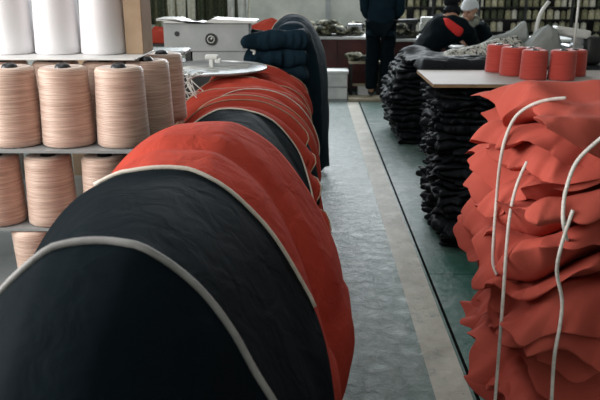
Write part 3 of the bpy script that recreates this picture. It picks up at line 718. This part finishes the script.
t = obj('footboard', box(-0.42, 0.42, -0.22, 0.10, 0, 0.035, 0.004), 'wood', None, False); t.location = (0.92, 9.16, 0); tag(t, 'flat wooden board on the floor under the standing person', 'board')
t = obj('parcel', box(-0.09, 0.09, -0.07, 0.07, 0, 0.14, 0.012), 'counterwhite', None, True); t.location = (0.74, 9.46, 0.171 if False else 0.0); tag(t, 'small pale parcel on the floor under the low stool', 'parcel')
o = obj('small_mirror', box(-0.075, 0.075, -0.008, 0.008, 0, 0.15, 0.004), 'shelfmetal', None, False); o.location = (-0.335, 8.62, 0.862)
tag(o, 'small black framed mirror standing on the white side table', 'mirror')
bm = bmesh.new()
for a in ((-0.085, -0.06, 0, 0.165), (0.06, 0.085, 0, 0.165), (-0.06, 0.06, 0, 0.02), (-0.06, 0.06, 0.14, 0.165)): bx(bm, a[0], a[1], -0.014, 0.014, a[2], a[3])
bx(bm, -0.17, -0.15, -0.01, 0.01, 0, 0.14); tube(bm, [(-0.16, 0, 0.13), (-0.08, 0, 0.16)], 0.01)
f = obj('frame', bm, 'dark', o, False); f['label'] = 'black frame'
table('side_table', 'white side table standing behind the grey sewing machine', -2.2, -0.15, 8.4, 9.1, 0.86, 'counterwhite')
scraps('small dark odds and ends on the white side table', -1.5, -0.5, 8.5, 8.9, 0.86, 26, 0.03, 15)
lump('red_cloth', [(-0.62, 0.02), (-0.56, 0.07), (-0.45, 0.12), (-0.36, 0.14), (-0.25, 0.11), (-0.12, 0.06), (-0.08, 0.02)], 6.7, 6.95, 'red', 'red cloth bundle lying behind the dark blue bundles', 'cloth', 1.0, 21.0, amp=0.02)
table('packing_table', 'small packing table under the red cloth bundle', -0.70, 0.02, 6.6, 7.1, 0.998, 'counterwhite', inset=0.04)
lump('maroon_cloth', [(-1.62, 0.02), (-1.55, 0.13), (-1.42, 0.15), (-1.30, 0.10), (-1.22, 0.02)], 7.0, 7.3, 'red', 'dull red cloth heap on the dark trolley behind the tan cabinet', 'cloth', 0.90, 23.0, amp=0.02)
table('dark_trolley', 'dark trolley behind the tan cabinet', -2.0, -1.1, 6.9, 7.4, 0.898, 'dark', 'dark')

# ---------------------------------------------------------------- hanging strips, far left; spool rack, far right
hr = empty('garment_rail', (-1.9, 10.6, 0), 'steel rail carrying hanging cloth strips against the far wall', 'rail')
obj('rail', tube(bmesh.new(), [(-1.25, 0, 1.85), (1.0, 0, 1.85)], 0.015, 10), 'steel', hr)
for x in (-1.22, 0.97): obj('post', tube(bmesh.new(), [(x, 0, 0), (x, 0, 1.85)], 0.015, 10), 'steel', hr)
cols = ['bone', 'moss', 'moss', 'olive', 'khaki', 'moss', 'machwhite', 'moss', 'bone', 'moss', 'olive']
cname = {'bone': 'bone white', 'moss': 'dark green', 'olive': 'olive', 'khaki': 'khaki', 'machwhite': 'white'}
def strip_bm(w, h, seed):
    bm = bmesh.new(); nx_, nz_ = 10, 24; F = []
    for s in (-1, 1):
        g = []
        for i in range(nx_+1):
            u = -1+2*i/nx_; g.append([bm.verts.new((u*w/2*(0.75+0.3*(1-j/nz_)), s*0.018*math.sqrt(max(0.02, 1-u*u)) + 0.02*math.sin(u*5+seed+j*0.1), -h*j/nz_)) for j in range(nz_+1)])
        F.append(g)
        for i in range(nx_):
            for j in range(nz_): bm.faces.new((g[i][j], g[i+1][j], g[i+1][j+1], g[i][j+1]))
    for i in range(nx_):
        for j in (0, nz_): bm.faces.new((F[0][i][j], F[0][i+1][j], F[1][i+1][j], F[1][i][j]))
    for j in range(nz_):
        for i in (0, nx_): bm.faces.new((F[0][i][j], F[0][i][j+1], F[1][i][j+1], F[1][i][j]))
    return bm
rs = random.Random(4)
for i in range(30):
    c = cols[(i*5+i//3) % len(cols)]
    o = obj('cloth_strip', strip_bm(rs.uniform(0.09, 0.16), rs.uniform(0.85, 1.05), i), c, None); o.location = (-3.05+i*0.073, 10.6+0.05*(i % 2), 1.835)
    tag(o, '%s cloth strip on the far rail, %s from its outer end' % (cname[c], ORD[i]), 'cloth', 'cloth strips on the far rail')
rackx0, rackn, pitch = 1.15, 33, 0.105
sr = empty('spool_rack', (rackx0+rackn*pitch/2, 11.0, 0), 'tall dark rack filled with olive and khaki thread spools along the far wall', 'rack')
wd = rackn*pitch/2
zs = [0.56, 0.74, 0.92, 1.10]
for z in zs + [1.29]: obj('shelf', box(-wd, wd, -0.10, 0.12, z-0.012, z), 'dark', sr, False)
for i in range(6):
    x = -wd+2*wd*i/5; obj('post', box(x-0.018, x+0.018, -0.115, -0.101, 0, 1.45), 'dark', sr, False)
obj('back_panel', box(-wd, wd, 0.121, 0.13, 0.3, 1.45), 'dark', sr, False)
protos = {}
def spool(c):
    prof = [(0, 0), (0.046, 0), (0.047, 0.01), (0.043, 0.125), (0.034, 0.135), (0.014, 0.137), (0.012, 0.150), (0, 0.150)]
    return obj('thread_spool', lathe(bmesh.new(), prof, 16), c, None)
for r_, z in enumerate(zs):
    for i in range(rackn):
        if rs.random() < 0.10: continue
        c = rs.choice(['olive', 'khaki', 'moss', 'olive', 'bone', 'khaki', 'moss'])
        if c not in protos: o = protos[c] = spool(c)
        else: o = protos[c].copy(); C.objects.link(o)
        o.location = (rackx0+(i+0.5)*pitch+rs.uniform(-.006, .006), 10.98+rs.uniform(-.02, .02), z+0.0005); s_ = rs.uniform(0.86, 1.05); o.scale = (s_, s_, s_)
        tag(o, '%s thread spool on the %s rack shelf, %s from the plaster wall end' % (cname[c], ['lowest', 'second', 'third', 'highest'][r_], ORD[i]), 'spool', 'thread spools on the far rack')

# ---------------------------------------------------------------- people
def skin_mesh(name, verts, edges, radii, sub=2):
    me = bpy.data.meshes.new(name); me.from_pydata([Vector(v) for v in verts], edges, []); me.update()
    o = bpy.data.objects.new(name, me); C.objects.link(o)
    o.modifiers.new('k', 'SKIN')
    sv = me.skin_vertices[0].data
    for i, r in enumerate(radii):
        rr = r if isinstance(r, tuple) else (r, r)
        sv[i].radius = rr; sv[i].use_root = (i == 0)
    s = o.modifiers.new('s', 'SUBSURF'); s.levels = sub; s.render_levels = sub
    dg = bpy.context.evaluated_depsgraph_get(); dg.update()
    m2 = bpy.data.meshes.new_from_object(o.evaluated_get(dg))
    bpy.data.objects.remove(o); return m2
def chain(lst):
    V, E, R = [], [], []
    for ch in lst:
        for i, (p, r) in enumerate(ch):
            k = next((j for j, q in enumerate(V) if (Vector(q)-Vector(p)).length < 1e-4), None)
            if k is None: V.append(tuple(p)); R.append(r); k = len(V)-1
            if i: E.append((prev, k))
            prev = k
    return V, E, R
def head_bm(bm, c, face, r=0.098):
    """head with brow, nose, lips, chin, ears; face: yaw, pitch"""
    yaw, pitch = face
    Rm = Matrix.Translation(c) @ Matrix.Rotation(yaw, 4, 'Z') @ Matrix.Rotation(pitch, 4, 'X')
    def put(sub, rad, mt):
        q = bmesh.ops.create_icosphere(bm, subdivisions=sub, radius=rad); bmesh.ops.transform(bm, matrix=Rm @ mt, verts=q['verts']); return q['verts']
    T = Matrix.Translation; S = lambda a, b, c_: Matrix.Diagonal((a, b, c_, 1))
    put(4, r, T((0, 0.008, 0.02)) @ S(0.80, 0.98, 1.0))            # skull
    put(3, r*0.72, T((0, -0.028, -0.045)) @ S(0.86, 0.82, 1.0))    # jaw
    put(3, 0.020, T((0, -0.082, -0.108)) @ S(1.2, 0.9, 0.8))       # chin
    put(3, 0.016, T((0, -0.104, -0.028)) @ S(0.8, 1.0, 1.0))       # nose tip
    put(3, 0.014, T((0, -0.094, 0.0)) @ S(0.6, 0.9, 2.0))          # nose bridge
    put(3, 0.013, T((0, -0.086, -0.066)) @ S(2.0, 0.9, 0.45))      # upper lip
    put(3, 0.013, T((0, -0.084, -0.080)) @ S(1.7, 0.9, 0.5))
    for s in (-1, 1):
        put(3, 0.014, T((s*0.031, -0.084, 0.026)) @ S(1.7, 0.7, 0.5))  # brow
        put(3, 0.022, T((s*0.083, 0.012, -0.005)) @ S(0.35, 0.8, 1.4)) # ear
        put(3, 0.022, T((s*0.044, -0.062, -0.035)))
    return Rm
def hand_chains(w, d, side, palm_n, curl=0.5, s=1.0):
    """wrist point, pointing direction, thumb side vector; five bent fingers"""
    d = Vector(d).normalized(); side = Vector(side).normalized(); n = Vector(palm_n).normalized(); w = Vector(w)
    L = [0.072, 0.080, 0.074, 0.058]; out = []
    for k in range(4):
        b0 = w + d*0.03 + side*(0.012-0.008*k); b = w + d*0.088 + side*(0.030-0.020*k)
        p1 = b + (d*math.cos(curl*0.6)+n*math.sin(curl*0.6))*L[k]*0.45*s; p2 = p1 + (d*math.cos(curl*1.5)+n*math.sin(curl*1.5))*L[k]*0.32; p3 = p2 + (d*math.cos(curl*2.2)+n*math.sin(curl*2.2))*L[k]*0.25
        out.append([(w, 0.026), (b0, 0.016), (b, 0.0105), (p1, 0.009), (p2, 0.008), (p3, 0.0065)])
    out.append([(w, 0.026), (w+d*0.03+side*0.028, 0.014), (w+d*0.058+side*0.052+n*0.01, 0.0105), (w+d*0.085+side*0.060+n*0.022, 0.008)])
    return out
def figure(label, loc, J, face, outfit, rz=0.0, voxel=0.0075, group=None):
    t = empty('person', loc, label, 'person', group, rz)
    legs = [[(J['pelvis'], 0.12), (J['hip'+s], 0.085), (J['knee'+s], 0.055), (J['calf'+s], 0.052), (J['ankle'+s], 0.036), (J['toe'+s], 0.030)] for s in 'LR']
    spine = [[(J['pelvis'], 0.12), (J['waist'], 0.11), (J['chest'], 0.125), (J['neck0'], 0.07), (J['neck1'], 0.05), (J['head'], 0.055)]]
    arms = [[(J['chest'], 0.125), (J['sh'+s], 0.062), (J['elbow'+s], 0.042), (J['wrist'+s], 0.026)] for s in 'LR']
    V, E, R = chain(spine + legs + arms)
    R = [(r*1.25, r*0.85) if r >= 0.11 else (r, r) for r in R]
    bm = bmesh.new(); bm.from_mesh(skin_mesh('body', V, E, R))
    for s in 'LR':
        wv = Vector(J['wrist'+s]); dv = (wv-Vector(J['elbow'+s])).normalized()
        side = Vector(J.get('thumb'+s, (0, -1, 0))); side = (side - dv*side.dot(dv)).normalized()
        for chn in hand_chains(wv, dv, side, Vector(J.get('palm'+s, (0, 0, -1)))):
            Vh, Eh, Rh = chain([chn]); bm.from_mesh(skin_mesh('h', Vh, Eh, Rh, 1))
    Rm = head_bm(bm, Vector(J['head']), face)
    o = obj('body', bm, 'skin', t); md = o.modifiers.new('r', 'REMESH'); md.mode = 'VOXEL'; md.voxel_size = voxel; md.use_smooth_shade = True
    ms = o.modifiers.new('sm', 'SMOOTH'); ms.iterations = 3; ms.factor = 0.5
    dg = bpy.context.evaluated_depsgraph_get(); dg.update()
    m2 = bpy.data.meshes.new_from_object(o.evaluated_get(dg)); o.modifiers.clear(); o.data = m2
    b2 = bmesh.new(); b2.from_mesh(m2); seen = set(); best = []
    for v in b2.verts:      # keep the one continuous figure
        if v in seen: continue
        st = [v]; seen.add(v); comp = []
        while st:
            w_ = st.pop(); comp.append(w_)
            for e in w_.link_edges:
                x_ = e.other_vert(w_)
                if x_ not in seen: seen.add(x_); st.append(x_)
        if len(comp) > len(best): best = comp
    keep = set(best); bmesh.ops.delete(b2, geom=[v for v in b2.verts if v not in keep], context='VERTS'); b2.to_mesh(m2); b2.free()
    for p_ in m2.polygons: p_.use_smooth = True
    # clothing
    V, E, R = chain([[(J['pelvis'], 0.15), (J['waist'], 0.150), (J['chest'], 0.175), (J['neck0'], 0.105)], [(J['pelvis'], 0.15), (tuple(Vector(J['pelvis'])*1.9-Vector(J['waist'])*0.9), 0.15)]] +
        [[(J['chest'], 0.175), (J['sh'+s], 0.115), (J['elbow'+s], 0.070), (tuple(Vector(J['wrist'+s])*0.88+Vector(J['elbow'+s])*0.12), 0.045)] for s in 'LR'])
    R = [(r*1.22, r*0.88) if r > 0.12 else (r, r) for r in R]
    def crumple(bm, amp, sd):
        for v in bm.verts:
            n = nz(v.co.x*7, v.co.y*7, v.co.z*9+sd)+0.6*nz(v.co.x*16, v.co.y*16, v.co.z*22+sd)
            v.co += v.normal*amp*n
    bm = bmesh.new(); bm.from_mesh(skin_mesh('jacket', V, E, R, 3)); bm.normal_update(); crumple(bm, 0.016, 3)
    jk = obj('jacket', bm, outfit['jacket'], t)
    lg = [[(J['pelvis'], 0.135), (J['hip'+s], 0.120), (J['knee'+s], 0.094), (J['calf'+s], 0.092), (tuple(Vector(J['ankle'+s])+Vector((0, 0, -0.005))), 0.082)] for s in 'LR']
    V, E, R = chain(lg); R = [(r*1.2, r) if r > 0.13 else (r, r) for r in R]
    bm = bmesh.new(); bm.from_mesh(skin_mesh('trousers', V, E, R, 3)); bm.normal_update(); crumple(bm, 0.014, 8)
    obj('trousers', bm, outfit['trousers'], t)
    for s in 'LR':
        a = Vector(J['ankle'+s]); b_ = Vector(J['toe'+s]); V, E, R = chain([[(a+Vector((0, 0, -0.02)), 0.048), ((a+b_)/2+Vector((0, 0, -0.015)), 0.046), (b_, (0.046, 0.034))]])
        bm = bmesh.new(); bm.from_mesh(skin_mesh('shoe', V, E, R))
        for v in bm.verts: v.co.z = max(v.co.z, min(a.z, b_.z)-0.04)
        obj('shoe', bm, 'dark', t)
    # hair or headgear
    bm = bmesh.new(); q = bmesh.ops.create_icosphere(bm, subdivisions=4, radius=0.112)
    bmesh.ops.transform(bm, matrix=Matrix.Translation((0, 0.012, 0.032)) @ Matrix.Diagonal((0.86, 1.0, 0.98, 1)), verts=q['verts'])
    cut = outfit.get('cut', 0.02)
    for v in bm.verts:
        lim = cut if v.co.y < 0 else cut-0.06*min(1, v.co.y/0.06)
        if v.co.z < lim: v.co.z = lim; v.co.x *= 0.97; v.co.y = v.co.y*0.97
        v.co += v.normal*0.0
    if 'bobble' in outfit or outfit['hat'] == 'lightwool':
        for v in bm.verts:
            if v.co.z < cut+0.03: v.co.x *= 1.05; v.co.y *= 1.05
            else: v.co.z += (v.co.z-cut-0.03)*0.18
    bmesh.ops.transform(bm, matrix=Rm, verts=bm.verts[:])
    obj(outfit['hatname'], bm, outfit['hat'], t)
    if outfit.get('eyes', True):
        for s in (-1, 1):
            bm = bmesh.new(); q = bmesh.ops.create_icosphere(bm, subdivisions=2, radius=0.0085)
            bmesh.ops.transform(bm, matrix=Rm @ Matrix.Translation((s*0.031, -0.083, 0.008)) @ Matrix.Diagonal((1.4, 0.6, 0.7, 1)), verts=q['verts']); e = obj('eye', bm, 'core', t)
    if outfit.get('scarf'):
        n0, n1 = Vector(J['neck0']), Vector(J['neck1']); c = n0*0.35+n1*0.65; ax = (n1-n0).normalized(); ring = []
        a1 = ax.cross(Vector((0, 1, 0))).normalized(); a2 = ax.cross(a1)
        ring = [c + (a1*math.cos(2*PI*i/24)+a2*math.sin(2*PI*i/24))*(0.082 if outfit.get('eyes', True) else 0.055) + ax*(0.012*math.sin(i*1.7) + (0 if outfit.get('eyes', True) else 0.015)) for i in range(25)]
        obj('scarf', tube(bmesh.new(), ring, 0.042, 10, False), outfit['scarf'], t)
    return t, jk
# worker standing at the counter, back to the camera
J = dict(pelvis=(0, 0, 0.94), waist=(0, 0, 1.10), chest=(0, 0.01, 1.33), neck0=(0, 0.0, 1.47), neck1=(0, -0.01, 1.54), head=(0, -0.03, 1.64),
  hipL=(0.09, 0, 0.88), kneeL=(0.10, -0.01, 0.48), calfL=(0.10, 0.02, 0.33), ankleL=(0.10, 0.02, 0.085), toeL=(0.115, -0.14, 0.04),
  hipR=(-0.09, 0, 0.88), kneeR=(-0.09, -0.01, 0.48), calfR=(-0.09, 0.02, 0.33), ankleR=(-0.09, 0.02, 0.085), toeR=(-0.105, -0.14, 0.04),
  shL=(0.19, 0, 1.40), elbowL=(0.22, -0.02, 1.10), wristL=(0.17, -0.22, 0.98), shR=(-0.19, 0, 1.40), elbowR=(-0.23, 0.0, 1.10), wristR=(-0.16, -0.20, 0.97),
  thumbL=(-1, 0, 0.3), thumbR=(1, 0, 0.3), palmL=(0, 0, -1), palmR=(0, 0, -1))
figure('person in a dark navy jacket and trousers standing on the wooden board, back turned', (0.905, 9.14, 0.035), J, (0, 0.25), dict(jacket='blue', trousers='navy', hat='core', hatname='hair', cut=-0.01, eyes=False), rz=PI-0.15)
# worker bending over the sewing table, seen from behind
J = dict(pelvis=(0, 0, 0.70), waist=(0.11, 0.03, 0.83), chest=(0.31, 0.07, 0.99), neck0=(0.34, 0.10, 1.12), neck1=(0.35, 0.13, 1.17), head=(0.35, 0.17, 1.26),
  hipL=(-0.07, 0.04, 0.66), kneeL=(-0.06, 0.30, 0.42), calfL=(-0.07, 0.20, 0.30), ankleL=(-0.08, 0.08, 0.085), toeL=(-0.09, 0.22, 0.045),
  hipR=(0.10, 0.02, 0.66), kneeR=(0.16, 0.26, 0.42), calfR=(0.15, 0.17, 0.30), ankleR=(0.14, 0.06, 0.085), toeR=(0.16, 0.20, 0.045),
  shL=(0.19, 0.12, 1.06), elbowL=(0.30, 0.36, 0.92), wristL=(0.52, 0.46, 0.835), shR=(0.48, 0.02, 0.99), elbowR=(0.62, 0.16, 0.82), wristR=(0.70, 0.37, 0.80),
  thumbL=(1, 0, 0.2), thumbR=(-1, 0, 0.3), palmL=(0, 0, -1), palmR=(0, 0, -1))
wk, jk = figure('worker in a navy jacket with a red back patch, bending over a table', (1.20, 7.78, 0), J, (PI-0.5, 0.55), dict(jacket='navy', trousers='navy', hat='black', hatname='hood', cut=-0.07, eyes=False, scarf='black'))
off = Vector(wk.location)
tr = BVHTree.FromPolygons([v.co + off for v in jk.data.vertices], [p.vertices[:] for p in jk.data.polygons])
poly = smooth_path([(443.5, 18.5, 0), (449, 19, 0), (456, 24, 0), (463, 29, 0), (462, 34, 0), (458, 36.5, 0), (452, 32, 0), (446, 26, 0), (443.5, 18.5, 0)], 4)[:-1]
cxp = Vector((453, 27, 0)); rings = []
bm = bmesh.new()
def onjacket(px, py):
    d = sight(px, py); h = tr.ray_cast(EYE, d, 20)
    return (h[0] + h[1]*0.004 - off) if h[0] is not None else EYE + d*8.2 - off
for f in (1.0, 0.75, 0.5, 0.25):
    rings.append([bm.verts.new(onjacket(*(cxp+(p-cxp)*f).xy)) for p in poly])
cen = bm.verts.new(onjacket(453, 27)); n = len(poly)
for A, B in zip(rings, rings[1:]):
    for i in range(n): bm.faces.new((A[i], A[(i+1) % n], B[(i+1) % n], B[i]))
for i in range(n): bm.faces.new((rings[-1][i], rings[-1][(i+1) % n], cen))
pt = obj('back_patch', bm, 'patchred', wk); pt['label'] = 'red patch on the back of the jacket'
sm = pt.modifiers.new('s', 'SOLIDIFY'); sm.thickness = 0.003; sm.offset = 0
# seated worker facing the camera, with the pale beanie
J = dict(pelvis=(0, 0.12, 0.52), waist=(0, 0.10, 0.66), chest=(0, 0.05, 0.85), neck0=(0, 0.0, 0.985), neck1=(-0.01, -0.04, 1.045), head=(-0.02, -0.075, 1.145),
  hipL=(0.10, 0.06, 0.50), kneeL=(0.14, -0.34, 0.50), calfL=(0.14, -0.32, 0.34), ankleL=(0.14, -0.28, 0.085), toeL=(0.15, -0.43, 0.045),
  hipR=(-0.10, 0.06, 0.50), kneeR=(-0.12, -0.34, 0.50), calfR=(-0.12, -0.32, 0.34), ankleR=(-0.12, -0.28, 0.085), toeR=(-0.13, -0.43, 0.045),
  shL=(0.18, 0.02, 0.91), elbowL=(0.26, -0.12, 0.70), wristL=(0.14, -0.34, 0.72), shR=(-0.18, 0.02, 0.91), elbowR=(-0.26, -0.10, 0.70), wristR=(-0.14, -0.33, 0.72),
  thumbL=(-1, 0, 0.3), thumbR=(1, 0, 0.3), palmL=(0, 0, -1), palmR=(0, 0, -1))
figure('seated worker in a pale knitted beanie and grey scarf, looking down at the work', (1.935, 8.78, 0), J, (-0.75, 0.4), dict(jacket='navy', trousers='navy', hat='lightwool', hatname='beanie', cut=0.035, scarf='greywool'))
t = empty('stool', (1.945, 8.93, 0), 'round dark stool under the seated worker', 'stool')
obj('seat', lathe(bmesh.new(), [(0, 0.33), (0.17, 0.33), (0.175, 0.345), (0.16, 0.36), (0, 0.36)], 28), 'dark', t)
for k in range(4): obj('leg', tube(bmesh.new(), [(0.15*math.cos(k*PI/2+.7), 0.15*math.sin(k*PI/2+.7), 0.012), (0.12*math.cos(k*PI/2+.7), 0.12*math.sin(k*PI/2+.7), 0.33)], 0.012, 8), 'dark', t)
table('work_bench', 'bench with a white top that the two workers lean over', 1.62, 3.1, 8.02, 8.36, 0.765, 'machwhite', 'dark')
